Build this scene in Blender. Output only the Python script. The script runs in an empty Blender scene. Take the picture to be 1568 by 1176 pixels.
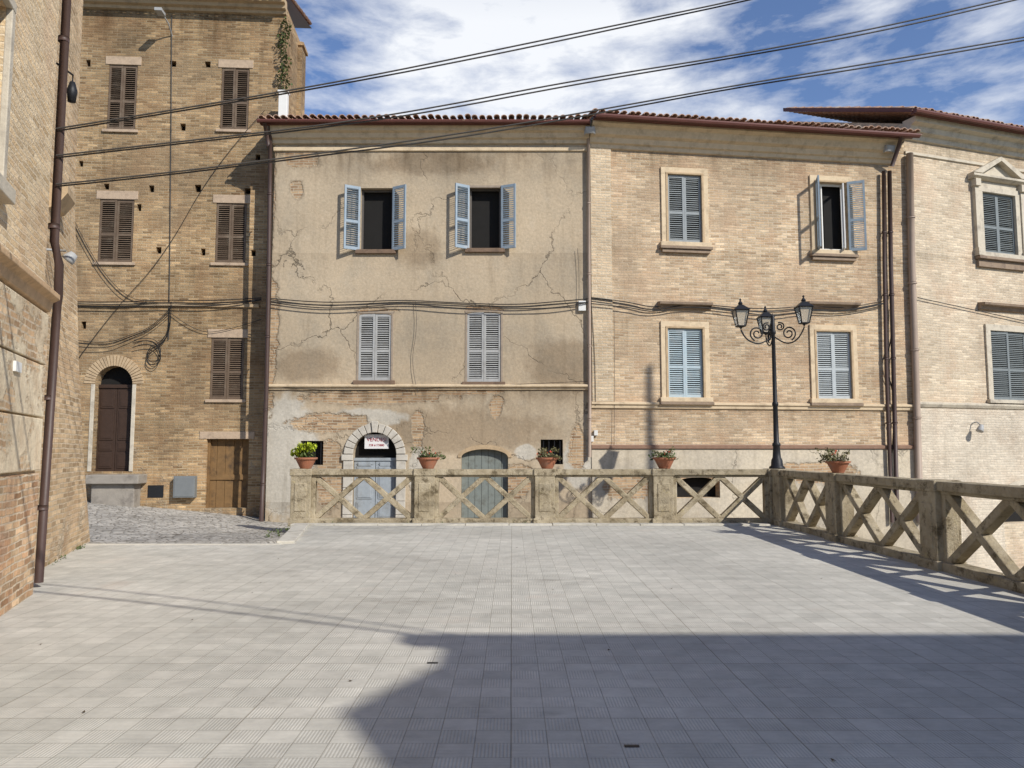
import bpy, math, random
from mathutils import Vector, Matrix
random.seed(7)
R=random.random
def U(a,b): return a+(b-a)*R()
FPX=1184.0; PITCH=math.atan(102/FPX); CAM=Vector((0,0,1.6))
SC=bpy.context.scene
# ------------------------------------------------------------ node helpers
class T:
    def __init__(s,name,tree=None):
        if tree is None:
            m=bpy.data.materials.new(name); m.use_nodes=True; s.m=m; s.t=m.node_tree
            s.b=s.t.nodes['Principled BSDF']
        else: s.t=tree
    def n(s,ty,**kw):
        nd=s.t.nodes.new(ty)
        for k,v in kw.items(): setattr(nd,k,v)
        return nd
    def put(s,sock,v):
        if isinstance(v,bpy.types.NodeSocket): s.t.links.new(v,sock)
        else:
            if isinstance(v,(tuple,list)) and len(v)==3 and sock.type=='RGBA': v=(*v,1)
            sock.default_value=v
    def mix(s,a,b,f,blend='MIX'):
        nd=s.n('ShaderNodeMix',data_type='RGBA',blend_type=blend)
        s.put(nd.inputs[0],f); s.put(nd.inputs[6],a); s.put(nd.inputs[7],b); return nd.outputs[2]
    def math(s,op,a,b=0.0,c=None,clamp=False):
        nd=s.n('ShaderNodeMath',operation=op,use_clamp=clamp)
        s.put(nd.inputs[0],a); s.put(nd.inputs[1],b)
        if c is not None: s.put(nd.inputs[2],c)
        return nd.outputs[0]
    def vm(s,op,a,b):
        nd=s.n('ShaderNodeVectorMath',operation=op); s.put(nd.inputs[0],a); s.put(nd.inputs[1],b); return nd.outputs[0]
    def noise(s,vec,scale,detail=4,rough=.55,out='Fac',dist=0):
        nd=s.n('ShaderNodeTexNoise'); s.put(nd.inputs['Vector'],vec); s.put(nd.inputs['Scale'],scale)
        s.put(nd.inputs['Detail'],detail); s.put(nd.inputs['Roughness'],rough); s.put(nd.inputs['Distortion'],dist)
        return nd.outputs[out]
    def vor(s,vec,scale,feat='F1',out='Distance'):
        nd=s.n('ShaderNodeTexVoronoi',feature=feat); s.put(nd.inputs['Vector'],vec); s.put(nd.inputs['Scale'],scale); return nd.outputs[out]
    def rng(s,f,a,b,c=0.0,d=1.0):
        nd=s.n('ShaderNodeMapRange'); nd.clamp=True
        for i,v in enumerate((f,a,b,c,d)): s.put(nd.inputs[i],v)
        return nd.outputs[0]
    def obj(s): return s.n('ShaderNodeTexCoord').outputs['Object']
    def sep(s,v):
        nd=s.n('ShaderNodeSeparateXYZ'); s.put(nd.inputs[0],v); return nd.outputs
    def com(s,x,y,z):
        nd=s.n('ShaderNodeCombineXYZ'); s.put(nd.inputs[0],x); s.put(nd.inputs[1],y); s.put(nd.inputs[2],z); return nd.outputs[0]
    def brick(s,vec,bw,rh,mort,c1,c2,cm,off=.5,smooth=.2):
        nd=s.n('ShaderNodeTexBrick'); nd.offset=off
        s.put(nd.inputs['Vector'],vec); s.put(nd.inputs['Color1'],c1); s.put(nd.inputs['Color2'],c2); s.put(nd.inputs['Mortar'],cm)
        s.put(nd.inputs['Scale'],1.0); s.put(nd.inputs['Mortar Size'],mort); s.put(nd.inputs['Mortar Smooth'],smooth)
        s.put(nd.inputs['Brick Width'],bw); s.put(nd.inputs['Row Height'],rh)
        return nd.outputs['Color'],nd.outputs['Fac']
    def bump(s,h,strength=.5,dist=.02):
        nd=s.n('ShaderNodeBump'); s.put(nd.inputs['Strength'],strength); s.put(nd.inputs['Distance'],dist); s.put(nd.inputs['Height'],h)
        s.t.links.new(nd.outputs[0],s.b.inputs['Normal'])
    def out(s,col,rough=.85,metal=0.0,spec=.3):
        s.put(s.b.inputs['Base Color'],col); s.put(s.b.inputs['Roughness'],rough); s.put(s.b.inputs['Metallic'],metal)
        s.put(s.b.inputs['Specular IOR Level'],spec); return s.m
def sc(c,k): return tuple(x*k for x in c)
def brick_layer(t,P,c1,c2,cm,bw=.27,rh=.074,mort=.011,c3=None,c4=None,var=.35,rub=None):
    x,y,z=t.sep(P)
    wob=t.noise(P,1.1,2); wob=t.math('MULTIPLY',t.math('SUBTRACT',wob,.5),.07)
    wob2=t.math('MULTIPLY',t.math('SUBTRACT',t.noise(P,7,3),.5),.03)
    uv=t.com(t.math('ADD',t.math('ADD',x,y),wob2),t.math('ADD',t.math('ADD',z,wob),wob2),0.0)
    col,fac=t.brick(uv,bw,rh,mort,c1,c2,cm)
    col2,_=t.brick(t.vm('ADD',uv,(bw*37,rh*22,0)),bw,rh,mort,(.55,.51,.47),(1.33,1.28,1.22),(1,1,1))
    col=t.mix(col,col2,var,'MULTIPLY')
    if c3: col=t.mix(col,c3,t.rng(t.noise(P,.9,6,.65),.48,.70,0,.75))
    if c4: col=t.mix(col,t.mix(col,c4,.6),t.rng(t.noise(t.vm('ADD',P,(31,7,5)),.45,5,.65),.50,.62,0,.8))
    col=t.mix(col,t.mix(cm,sc(cm,.8),t.noise(P,6,4)),t.rng(t.noise(P,2.2,7,.7),.56,.75,0,.5))
    h=t.math('SUBTRACT',t.noise(P,30,4),t.math('MULTIPLY',fac,1.4))
    if rub:
        rx=t.com(x,t.math('MULTIPLY',z,2.0),0.0)
        vec=t.vm('ADD',rx,t.com(wob,wob2,0.0)); vs=6.0
        cc=t.vor(vec,vs,'F1','Color'); d=t.vor(vec,vs,'DISTANCE_TO_EDGE')
        v=t.sep(cc)[0]
        rc=t.mix(rub[0],rub[1],v); rc=t.mix(sc(cm,.8),rc,t.rng(d,.02,.09))
        m=t.rng(t.math('ADD',t.math('MULTIPLY',z,-.16),t.math('MULTIPLY',t.noise(P,1.1,7,.7),3.2)),rub[2],rub[2]+.2)
        m=t.math('MULTIPLY',m,.75)
        col=t.mix(col,rc,m); h=t.math('ADD',h,t.math('MULTIPLY',t.math('MULTIPLY',m,t.rng(d,0,.12)),1.2))
    return col,h
def weather(t,P,col,k=.35,tops=()):
    x,y,z=t.sep(P)
    big=t.rng(t.noise(P,.35,5,.6),.3,.7,1-k,1.15)
    col=t.mix(col,t.com(big,big,big),1.0,'MULTIPLY')
    st=t.noise(t.com(t.math('MULTIPLY',x,3.2),t.math('MULTIPLY',y,3.2),t.math('MULTIPLY',z,.35)),1.0,5,.6)
    col=t.mix(col,t.mix(col,(.38,.35,.31),1.0,'MULTIPLY'),t.rng(st,.55,.8,0,k*1.4))
    for (zt,ln,am) in tops:
        g=t.math('MULTIPLY',t.rng(z,zt-ln,zt,0,1),t.math('LESS_THAN',z,zt+.02))
        g=t.math('MULTIPLY',g,t.rng(t.math('ADD',t.math('MULTIPLY',st,.7),t.math('MULTIPLY',t.noise(P,2.5,6,.7),.5)),.45,.75,.1,1))
        col=t.mix(col,t.mix(col,(.36,.32,.28),1.0,'MULTIPLY'),t.math('MULTIPLY',g,am))
    f=t.rng(t.noise(P,14,5,.7),.25,.75,.80,1.18)
    return t.mix(col,t.com(f,f,f),1.0,'MULTIPLY')
def brick_mat(name,c1,c2,cm,c3=None,rub=None,var=.35,k=.35,tops=(),**kw):
    t=T(name); P=t.obj(); col,h=brick_layer(t,P,c1,c2,cm,c3=c3,rub=rub,var=var,**kw)
    col=weather(t,P,col,k,tops); t.bump(h,.75,.022); return t.out(col,.92,spec=.15)
def ellmask(t,P,patches,amp=.9,soft=.08):
    x,y,z=t.sep(P); nz=t.math('MULTIPLY',t.math('SUBTRACT',t.noise(P,2.6,7,.65),.5),amp*2)
    m=None
    for (cx,cz,rx,rz) in patches:
        a=t.math('DIVIDE',t.math('SUBTRACT',x,cx),rx); b=t.math('DIVIDE',t.math('SUBTRACT',z,cz),rz)
        d=t.math('SQRT',t.math('ADD',t.math('MULTIPLY',a,a),t.math('MULTIPLY',b,b)))
        d=t.math('ADD',d,nz); v=t.rng(d,1+soft,1-soft)
        m=v if m is None else t.math('MAXIMUM',m,v)
    return m
def stucco_mat(name,ca,cb,cc,patches=None,light=None,darkp=None,bricks=((.34,.22,.13),(.50,.36,.22),(.44,.37,.27)),k=.25,crack=.6,tops=(),grey=None):
    t=T(name); P=t.obj()
    col=t.mix(ca,cb,t.rng(t.noise(P,.7,5,.6),.38,.62)); 
    col=t.mix(col,cc,t.rng(t.noise(P,1.9,7,.7),.55,.66,0,.4))
    h=t.math('ADD',t.math('MULTIPLY',t.noise(P,9,6,.7),.8),t.math('MULTIPLY',t.noise(P,1.5,3),2.5))
    if grey: col=t.mix(col,grey,t.rng(t.noise(P,.55,6,.7),.49,.62,0,.5))
    if darkp: col=t.mix(col,t.mix(col,(.72,.69,.66),1.0,'MULTIPLY'),ellmask(t,P,darkp,.7,.25))
    dv=t.vm('ADD',P,t.vm('MULTIPLY',t.noise(P,1.3,6,.6,'Color'),(1.1,1.1,1.1)))
    cr=t.vor(dv,.36,'DISTANCE_TO_EDGE'); cm_=t.rng(t.noise(P,.5,3),.42,.58)
    ck=t.math('MULTIPLY',t.rng(cr,.008,.001,0,crack),cm_)
    col=t.mix(col,sc(ca,.30),ck); h=t.math('SUBTRACT',h,t.math('MULTIPLY',ck,2.0))
    if light: 
        col=t.mix(col,t.mix(light[0],sc(light[0],.75),t.noise(P,3,5)),ellmask(t,P,light[1],.5,.1))
    if patches:
        bc,bh=brick_layer(t,P,*bricks,var=.6); m=ellmask(t,P,patches); rim=ellmask(t,P,[(a,b,c*1.05+.04,d*1.05+.04) for a,b,c,d in patches])
        col=t.mix(col,sc(ca,.6),t.math('MULTIPLY',rim,.5))
        col=t.mix(col,bc,m); h=t.math('SUBTRACT',h,t.math('MULTIPLY',m,3.0))
    col=weather(t,P,col,k,tops); t.bump(h,.5,.025); return t.out(col,.9,spec=.15)
def plain(name,c,rough=.7,var=.25,scale=6,bump=.25,metal=0.0,spec=.3,c2=None,bd=.01):
    t=T(name); P=t.obj(); f=t.noise(P,scale,6,.65)
    col=t.mix(sc(c,1-var),sc(c,1+var),f)
    if c2: col=t.mix(col,c2,t.rng(t.noise(P,scale*.6,7,.7),.5,.68,0,.8))
    if bump: t.bump(t.noise(P,scale*5,5),bump,bd)
    return t.out(col,rough,metal,spec)
# ------------------------------------------------------------ mesh helpers
class MB:
    def __init__(s): s.v=[]; s.f=[]; s.M=None
    def add(s,vs,fs):
        b=len(s.v)
        for p in vs:
            p=Vector(p)
            if s.M is not None: p=s.M@p
            s.v.append(p)
        for f in fs: s.f.append([b+i for i in f])
    def poly(s,*p): s.add(p,[list(range(len(p)))])
    def box(s,x0,x1,y0,y1,z0,z1):
        s.add([(x0,y0,z0),(x1,y0,z0),(x1,y1,z0),(x0,y1,z0),(x0,y0,z1),(x1,y0,z1),(x1,y1,z1),(x0,y1,z1)],
              [(3,2,1,0),(4,5,6,7),(0,1,5,4),(1,2,6,5),(2,3,7,6),(3,0,4,7)])
    def obox(s,c,size,rot):
        hx,hy,hz=[d/2 for d in size]; old=s.M
        m=Matrix.Translation(c)@rot.to_4x4(); s.M=m if old is None else old@m
        s.box(-hx,hx,-hy,hy,-hz,hz); s.M=old
    def profile(s,pts,x0,x1):
        n=len(pts); s.add([(x0,y,z) for y,z in pts]+[(x1,y,z) for y,z in pts],
          [list(range(n))[::-1],list(range(n,2*n))]+[(i,(i+1)%n,n+(i+1)%n,n+i) for i in range(n)])
    def xzprism(s,pts,y0,y1):
        n=len(pts); s.add([(x,y0,z) for x,z in pts]+[(x,y1,z) for x,z in pts],
          [list(range(n)),list(range(n,2*n))[::-1]]+[(i,n+i,n+(i+1)%n,(i+1)%n) for i in range(n)])
    def lathe(s,prof,c=(0,0,0),n=20):
        vs=[];fs=[]
        for r,z in prof:
            for i in range(n):
                a=2*math.pi*i/n; vs.append((c[0]+r*math.cos(a),c[1]+r*math.sin(a),c[2]+z))
        for j in range(len(prof)-1):
            for i in range(n): fs.append((j*n+i,j*n+(i+1)%n,(j+1)*n+(i+1)%n,(j+1)*n+i))
        s.add(vs,fs)
    def tube(s,pts,r,n=8):
        pts=[Vector(p) for p in pts]; vs=[];fs=[]
        for i,p in enumerate(pts):
            d=(pts[min(i+1,len(pts)-1)]-pts[max(i-1,0)]).normalized()
            a=d.cross(Vector((0,0,1)))
            if abs(d.z)>.95: a=Vector((1,0,0))-d*d.x
            a.normalize(); b=d.cross(a)
            rr=r[i] if isinstance(r,list) else r
            for k in range(n):
                t=2*math.pi*k/n; vs.append(p+a*math.cos(t)*rr+b*math.sin(t)*rr)
        m=len(pts)
        for i in range(m-1):
            for k in range(n): fs.append((i*n+k,i*n+(k+1)%n,(i+1)*n+(k+1)%n,(i+1)*n+k))
        fs.append(list(range(n))); fs.append(list(range((m-1)*n,m*n))[::-1]); s.add(vs,fs)
    def obj(s,name,mat,parent=None,bevel=0,smooth=False,loc=None):
        me=bpy.data.meshes.new(name); me.from_pydata([tuple(v) for v in s.v],[],s.f); me.update()
        o=bpy.data.objects.new(name,me); SC.collection.objects.link(o)
        me.materials.append(mat)
        if smooth:
            for p in me.polygons: p.use_smooth=True
        if bevel:
            m=o.modifiers.new('bev','BEVEL'); m.width=bevel; m.segments=2; m.limit_method='ANGLE'; m.angle_limit=.7
        if parent: o.parent=parent
        return o
def empty(name,loc=(0,0,0),rz=0):
    o=bpy.data.objects.new(name,None); SC.collection.objects.link(o); o.location=loc; o.rotation_euler=(0,0,rz); o.empty_display_size=.3; return o
class Frame:
    """vertical wall plane; local x along wall, local -y outward, z world height.
    at() converts a surveyed sight line into metres on this wall."""
    def __init__(s,name,ox,oy,ang,make=True):
        s.o=Vector((ox,oy,0)); s.a=ang; s.Ri=Matrix.Rotation(-ang,3,'Z'); s.Rr=Matrix.Rotation(ang,3,'Z')
        s.e=empty(name,(ox,oy,0),ang) if make else None
    def at(s,px,py,off=0):
        u=(px-784)/FPX; v=(588-py)/FPX; c,sn=math.cos(PITCH),math.sin(PITCH)
        d=Vector((u,c-v*sn,sn+v*c)); d=s.Ri@d; o=s.Ri@(CAM-s.o); t=(-off-o.y)/d.y
        return o.x+t*d.x,o.z+t*d.z
    def rect(s,x0,x1,y0,y1,off=0):
        ym=(y0+y1)/2; xm=(x0+x1)/2
        return s.at(x0,ym,off)[0],s.at(x1,ym,off)[0],s.at(xm,y1,off)[1],s.at(xm,y0,off)[1]
    def w(s,x,y,z): return s.o+s.Rr@Vector((x,y,z))
def curve(name,pts,r,mat,parent=None,res=6):
    cu=bpy.data.curves.new(name,'CURVE'); cu.dimensions='3D'; cu.bevel_depth=r; cu.bevel_resolution=1
    for pl in (pts if isinstance(pts[0][0],(tuple,list,Vector)) else [pts]):
        sp=cu.splines.new('NURBS'); sp.points.add(len(pl)-1)
        for p,q in zip(sp.points,pl): p.co=(*q,1)
        sp.use_endpoint_u=True; sp.order_u=3; sp.resolution_u=res
    cu.materials.append(mat); o=bpy.data.objects.new(name,cu); SC.collection.objects.link(o)
    if parent: o.parent=parent
    return o
def arc(cx,zs,hw,rise,n=16,a0=0,a1=math.pi): return [(cx+hw*math.cos(a0+(a1-a0)*i/n),zs+rise*math.sin(a0+(a1-a0)*i/n)) for i in range(n+1)]
def wall(mb,x0,x1,z0,z1,ops,depth=8,reveal=.28,back=None):
    xs=sorted({x0,x1,*[o[0] for o in ops],*[o[1] for o in ops]}); zs=sorted({z0,z1,*[o[2] for o in ops],*[o[3] for o in ops]})
    for i in range(len(xs)-1):
        for j in range(len(zs)-1):
            cx=(xs[i]+xs[i+1])/2; cz=(zs[j]+zs[j+1])/2
            if any(o[0]<cx<o[1] and o[2]<cz<o[3] for o in ops): continue
            mb.poly((xs[i],0,zs[j]),(xs[i+1],0,zs[j]),(xs[i+1],0,zs[j+1]),(xs[i],0,zs[j+1]))
    for o in ops:
        a,b,c,d=o[:4]; r=o[4] if len(o)>4 else 0; rv=o[5] if len(o)>5 else reveal; sp=d-r
        mb.poly((a,0,c),(a,0,sp),(a,rv,sp),(a,rv,c)); mb.poly((b,0,c),(b,rv,c),(b,rv,sp),(b,0,sp)); mb.poly((a,0,c),(a,rv,c),(b,rv,c),(b,0,c))
        if r==0: mb.poly((a,0,d),(b,0,d),(b,rv,d),(a,rv,d))
        else:
            A=arc((a+b)/2,sp,(b-a)/2,r)
            for p,q in zip(A,A[1:]):
                mb.poly((p[0],0,p[1]),(q[0],0,q[1]),(q[0],rv,q[1]),(p[0],rv,p[1]))
                mb.poly((p[0],0,p[1]),(p[0],0,d),(q[0],0,d),(q[0],0,q[1]))
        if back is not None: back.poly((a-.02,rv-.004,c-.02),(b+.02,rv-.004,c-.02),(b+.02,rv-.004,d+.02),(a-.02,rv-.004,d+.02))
    mb.poly((x0,0,z0),(x0,depth,z0),(x0,depth,z1),(x0,0,z1)); mb.poly((x1,0,z0),(x1,0,z1),(x1,depth,z1),(x1,depth,z0)); mb.poly((x0,depth,z0),(x1,depth,z0),(x1,depth,z1),(x0,depth,z1))
def leaf(mb,M,w,h,sw=.055,sp=.058):
    old=mb.M; mb.M=M; t=.022
    mb.box(0,sw,-t,t,0,h); mb.box(w-sw,w,-t,t,0,h)
    rails=[(0,.09),(h*.42,h*.42+.08),(h-.08,h)]
    for a,b in rails: mb.box(sw-.002,w-sw+.002,-t+.003,t-.003,a+.001,b-.001)
    for (a,b) in ((rails[0][1],rails[1][0]),(rails[1][1],rails[2][0])):
        n=max(2,int((b-a)/sp))
        for i in range(n): mb.obox((w/2,0,a+(i+.5)*(b-a)/n),(w-2*sw+.006,.046,.009),Matrix.Rotation(math.radians(40+U(-6,6)),3,'X'))
    mb.M=old
def closed(mb,r,y=.03,gap=.012):
    a,b,c,d=r[:4]; w=(b-a)/2-gap
    leaf(mb,Matrix.Translation((a+gap*.7,y,c+.01))@Matrix.Rotation(U(-.05,.0),4,'Z'),w,d-c-.02)
    leaf(mb,Matrix.Translation((b-gap*.7-w,y+.004,c+.01)),w,d-c-.02)
def opened(mb,r,angL,angR,y=-.03):
    a,b,c,d=r[:4]; w=(b-a)/2
    if angL is not None: leaf(mb,Matrix.Translation((a-.01,y,c-.02))@Matrix.Rotation(math.radians(-angL),4,'Z'),w,d-c+.04)
    if angR is not None: leaf(mb,Matrix.Translation((b+.01,y,c-.02))@Matrix.Rotation(math.radians(180+angR),4,'Z'),w,d-c+.04)
def surround(mb,r,w=.16,p=.05,sill=.12,head=None):
    a,b,c,d=r[:4]; head=head or w
    mb.box(a-w,a+.004,-p,.01,c,d); mb.box(b-.004,b+w,-p,.01,c,d)
    mb.box(a-w,b+w,-p-.003,.01,d-.004,d+head); mb.box(a-w-.05,b+w+.05,-p-.07,.02,c-sill,c+.004)
def tiles(mb,x0,x1,ye,ze,depth,slope,sp=.2,n=5):
    cols=int((x1-x0)/sp); sp=(x1-x0)/cols; L=.42; rows=int(depth/L)
    for j in range(rows):
        ya=ye+j*L-.03; yb=ye+(j+1)*L+.03
        for i in range(cols):
            jit=U(-.05,.04) if j==0 else 0; jz=U(-.015,.02) if j==0 else 0
            for half,rr,zo in ((0,.085,.05),(1,.07,-.0)):
                cx=x0+(i+.5*half+.25)*sp+(U(-.012,.012) if j==0 else 0); vs=[]
                for yy,k in ((ya+jit,1),(yb,.86)):
                    zz=ze+(yy-ye)*slope+zo+(.02 if yy<yb-.1 else -.005)+jz
                    for q in range(n+1):
                        t=math.pi*q/n; sg=1 if half==0 else -1
                        vs.append((cx+rr*k*math.cos(t),yy,zz+sg*rr*k*.75*math.sin(t)))
                for yy,k in ((ya+jit,1),(yb,.86)):
                    zz=ze+(yy-ye)*slope+zo+(.02 if yy<yb-.1 else -.005)-.016+jz
                    for q in range(n+1):
                        t=math.pi*q/n; sg=1 if half==0 else -1
                        vs.append((cx+rr*k*.84*math.cos(t),yy,zz+sg*rr*k*.72*math.sin(t)))
                m=n+1; fs=[]
                for q in range(n):
                    fs.append((q,q+1,m+q+1,m+q)); fs.append((q,2*m+q,2*m+q+1,q+1)); fs.append((2*m+q,3*m+q,3*m+q+1,2*m+q+1))
                mb.add(vs,fs)
def pipe(mb,F,pts,r,off=.12):
    L=[(F.at(px,py,off)[0],-off,F.at(px,py,off)[1]) for px,py in pts]
    mb.tube(L,r,10)
    zt,zb=L[0][2],L[-1][2]; n=int((zt-zb)/1.9)
    for i in range(1,n+1):
        z=zt-(zt-zb)*i/(n+.5)
        for (a,b) in zip(L,L[1:]):
            if b[2]<=z<=a[2]:
                k=(z-b[2])/(a[2]-b[2]+1e-6); x=b[0]+(a[0]-b[0])*k; mb.tube([(x,-off,z),(x,-off,z+.05)],r*1.28,10); mb.box(x-.012,x+.012,-off,.0,z+.01,z+.035); break
def leaves(mb,c,rad,n,size,up=.3):
    for _ in range(n):
        d=Vector((U(-1,1),U(-1,1),U(-1,1)))
        if d.length>1: continue
        p=Vector(c)+Vector((d.x*rad[0],d.y*rad[1],d.z*rad[2])); s=size*U(.6,1.3)
        m=Matrix.Rotation(U(0,6.3),3,'Z')@Matrix.Rotation(U(-1.2,1.2),3,'X')
        q=[m@Vector(v)*s+p for v in ((-.35,0,0),(0,-.6,.05),(.35,0,0),(0,.6,.08))]
        mb.poly(*q)
# ------------------------------------------------------------ materials
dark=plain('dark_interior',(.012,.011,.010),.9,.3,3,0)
m_blue=plain('blue_shutter_paint',(.25,.31,.36),.65,.18,7,.2,c2=(.34,.36,.37))
m_ltblue=plain('pale_blue_shutter_paint',(.37,.45,.48),.65,.15,7,.2,c2=(.45,.48,.48))
m_grey=plain('grey_shutter_paint',(.37,.37,.355),.65,.2,7,.2,c2=(.27,.26,.24))
m_dkgreen=plain('grey_green_shutter_paint',(.18,.20,.20),.6,.2,7,.2)
m_brown=plain('brown_shutter_wood',(.13,.09,.06),.75,.3,6,.3,c2=(.20,.155,.11))
m_door=plain('dark_brown_door',(.045,.025,.016),.6,.3,6,.3)
m_stone=plain('weathered_stone_trim',(.52,.46,.36),.88,.25,5,.6,c2=(.29,.25,.20))
m_trim=plain('brick_trim',(.45,.33,.20),.9,.3,6,.6,c2=(.26,.19,.12))
m_trimP=plain('plaster_trim',(.60,.475,.315),.9,.22,5,.5,c2=(.38,.29,.19))
m_white=plain('white_painted_wood',(.68,.67,.63),.6,.1,8,.1)
m_pipe=plain('brown_metal_pipe',(.065,.038,.03),.5,.3,5,.1,spec=.4)
m_pipeT=plain('tan_metal_pipe',(.34,.26,.20),.55,.2,3,.1)
m_gutter=plain('red_brown_gutter',(.11,.04,.03),.5,.3,4,.1)
m_black=plain('black_cable',(.018,.017,.016),.6,.3,8,0)
m_gcable=plain('grey_cable',(.06,.055,.05),.6,.3,8,0)
m_iron=plain('dark_cast_iron',(.022,.022,.024),.5,.3,12,.2,metal=.3)
m_tile=plain('terracotta_roof_tile',(.36,.22,.15),.9,.4,4,.3,c2=(.42,.36,.29))
def bal_mat():
    t=T('lichen_stone_balustrade'); P=t.obj()
    col=t.mix((.25,.20,.125),(.49,.42,.30),t.rng(t.noise(P,2.2,7,.7),.3,.7))
    col=t.mix(col,(.11,.085,.05),t.rng(t.noise(P,5,8,.75),.51,.63,0,.85))
    col=t.mix(col,(.42,.35,.18),t.rng(t.noise(P,9,6,.7),.58,.68,0,.5))
    t.bump(t.math('ADD',t.noise(P,35,6,.7),t.noise(P,6,4)),.9,.025); return t.out(col,.93,spec=.1)
m_bal=bal_mat()
m_kerb=plain('pale_stone_kerb',(.50,.47,.40),.9,.25,6,.5,c2=(.33,.30,.24))
m_pot=plain('terracotta_pot',(.33,.13,.07),.8,.25,8,.2,c2=(.26,.16,.11))
m_soil=plain('potting_soil',(.04,.03,.02),.95,.3,20,.5)
m_lum=plain('aluminium_lamp_housing',(.35,.35,.34),.5,.15,6,.1)
def foliage(name,a,b):
    t=T(name); P=t.obj(); col=t.mix(a,b,t.rng(t.noise(P,22,3),.35,.65)); return t.out(col,.6)
m_leaf=foliage('green_leaf',(.04,.07,.02),(.12,.15,.045))
m_lime=foliage('lime_leaf',(.20,.30,.02),(.50,.52,.03))
m_dry=foliage('dry_leaf',(.20,.16,.08),(.13,.14,.06))
m_red=foliage('red_flower',(.45,.03,.02),(.55,.12,.03))
t=T('lamp_glass'); t.b.inputs['Transmission Weight'].default_value=.85; m_glass=t.out((.75,.78,.76),.15)
# ------------------------------------------------------------ HOUSE A  (plastered)
FA=Frame('plastered_house',-6.63,21.0,0.0)
ax1=FA.at(903,400)[0]; zA=10.55
rA={k:FA.rect(*v) for k,v in dict(u1=(552,601,288,383),u2=(719,767,286,381),l1=(549,599,480,583),l2=(715,767,478,585),
    door=(540,607,662,800),arch=(706,778,688,800),s1=(460,495,675,712),s2=(828,862,673,711)).items()}
d=rA['door']; dr=(d[1]-d[0])/2
opsA=[rA['u1'],rA['u2'],(*rA['l1'],.06,.2),(*rA['l2'],.06,.2),(*d,dr),(*rA['arch'],.22,.2),rA['s1'],rA['s2']]
def PT(px,py,wx,wy,F=FA):
    x,z=F.at(px,py); return (x,z,wx/56.,wy/56.)
zb=FA.at(650,594)[1]
m_A=stucco_mat('aged_plaster',(.49,.395,.275),(.44,.35,.24),(.53,.44,.32),grey=(.37,.315,.235),
  patches=[PT(410,300,11,120),PT(412,520,13,100),PT(462,240,30,18),PT(455,290,10,14),PT(575,608,110,11),PT(700,599,80,5),PT(760,622,11,16),PT(505,648,62,15),PT(640,655,10,26),
           PT(575,477,30,6),PT(742,474,30,6),PT(575,589,30,5),PT(742,590,34,5),PT(885,685,14,34),PT(795,735,26,24),PT(505,725,22,50)],
  light=((.57,.52,.43),[PT(440,700,46,95),PT(560,640,60,14),PT(885,705,22,40),PT(805,692,16,12),PT(640,725,14,40)]),
  darkp=[PT(700,660,150,34),PT(860,560,50,40),PT(470,560,50,26),PT(660,250,90,18),PT(640,380,40,30)],
  tops=((zA-.62,1.0,.8),(zb-.05,.65,.65),(rA['l1'][2]-.1,.5,.4),(rA['u1'][2]-.1,.8,.3),(.2,.9,.5)),k=.28,crack=.85)
mb=MB(); bk=MB(); wall(mb,0,ax1,-5,zA,opsA,back=bk); mb.obj('walls',m_A,FA.e); bk.obj('dark_rooms',dark,FA.e)
mb=MB(); opened(mb,rA['u1'],152,150); opened(mb,rA['u2'],148,156); mb.obj('open_shutters',m_blue,FA.e)
mb=MB()
for k in('u1','u2'):
    a,b,c,e=rA[k]
    mb.box(a,a+.05,.16,.22,c,e); mb.box(b-.05,b,.16,.22,c,e); mb.box(a+.05,b-.05,.162,.218,e-.06,e); mb.box(a+.05,b-.05,.162,.218,c,c+.06)
mb.obj('window_frames',plain('old_dark_frame',(.10,.09,.08),.6,.2,6,.1),FA.e)
mb=MB(); closed(mb,rA['l1']); closed(mb,rA['l2']); mb.obj('closed_shutters',m_grey,FA.e)
mb=MB()
for k in('l1','l2'):
    a,b,c,e=rA[k]; mb.box(a-.05,a+.006,-.012,.02,c,e); mb.box(b-.006,b+.05,-.012,.02,c,e); mb.box(a-.06,b+.06,-.014,.02,e-.004,e+.05)
mb.box(rA['u2'][0],rA['u2'][1],-.02,.04,rA['u2'][3]-.03,rA['u2'][3]+.035); mb.obj('shutter_frames',plain('worn_brown_frame',(.30,.24,.18),.8,.25,9,.3,c2=(.2,.16,.12)),FA.e,.004)
mb=MB()
for k in('l1','l2','u1','u2'):
    a,b,c,e=rA[k]; mb.box(a-.12,b+.12,-.09,.03,c-.11,c+.004)
mb.obj('window_sills',plain('dark_sill_brick',(.18,.12,.08),.9,.35,7,.6,c2=(.10,.07,.05)),FA.e,.01)
mb=MB(); mb.profile([(.01,zb-.06),(-.04,zb-.05),(-.06,zb),(-.11,zb+.03),(-.11,zb+.08),(.01,zb+.11)],-.03,ax1-.02)
mb.profile([(.01,zA-.62),(-.05,zA-.60),(-.05,zA-.5),(.01,zA-.49)],-.03,ax1-.02); mb.obj('string_course',m_trimP,FA.e)
mb=MB(); mb.profile([(.02,zA-.42),(-.07,zA-.40),(-.08,zA-.3),(-.16,zA-.27),(-.2,zA-.15),(-.3,zA-.12),(-.34,zA+.02),(.02,zA+.02)],-.06,ax1+.0); mb.obj('eave_cornice',m_trimP,FA.e)
mb=MB(); tiles(mb,-.3,ax1+.02,-.5,zA+.1,6,.27); mb.obj('tile_roof',m_tile,FA.e,smooth=True)
mb=MB(); mb.box(-.3,ax1,-.46,-.3,zA+.0,zA+.055); mb.tube([(-.35,-.52,zA+.05),(ax1,-.52,zA+.03)],.055,8)
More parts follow.
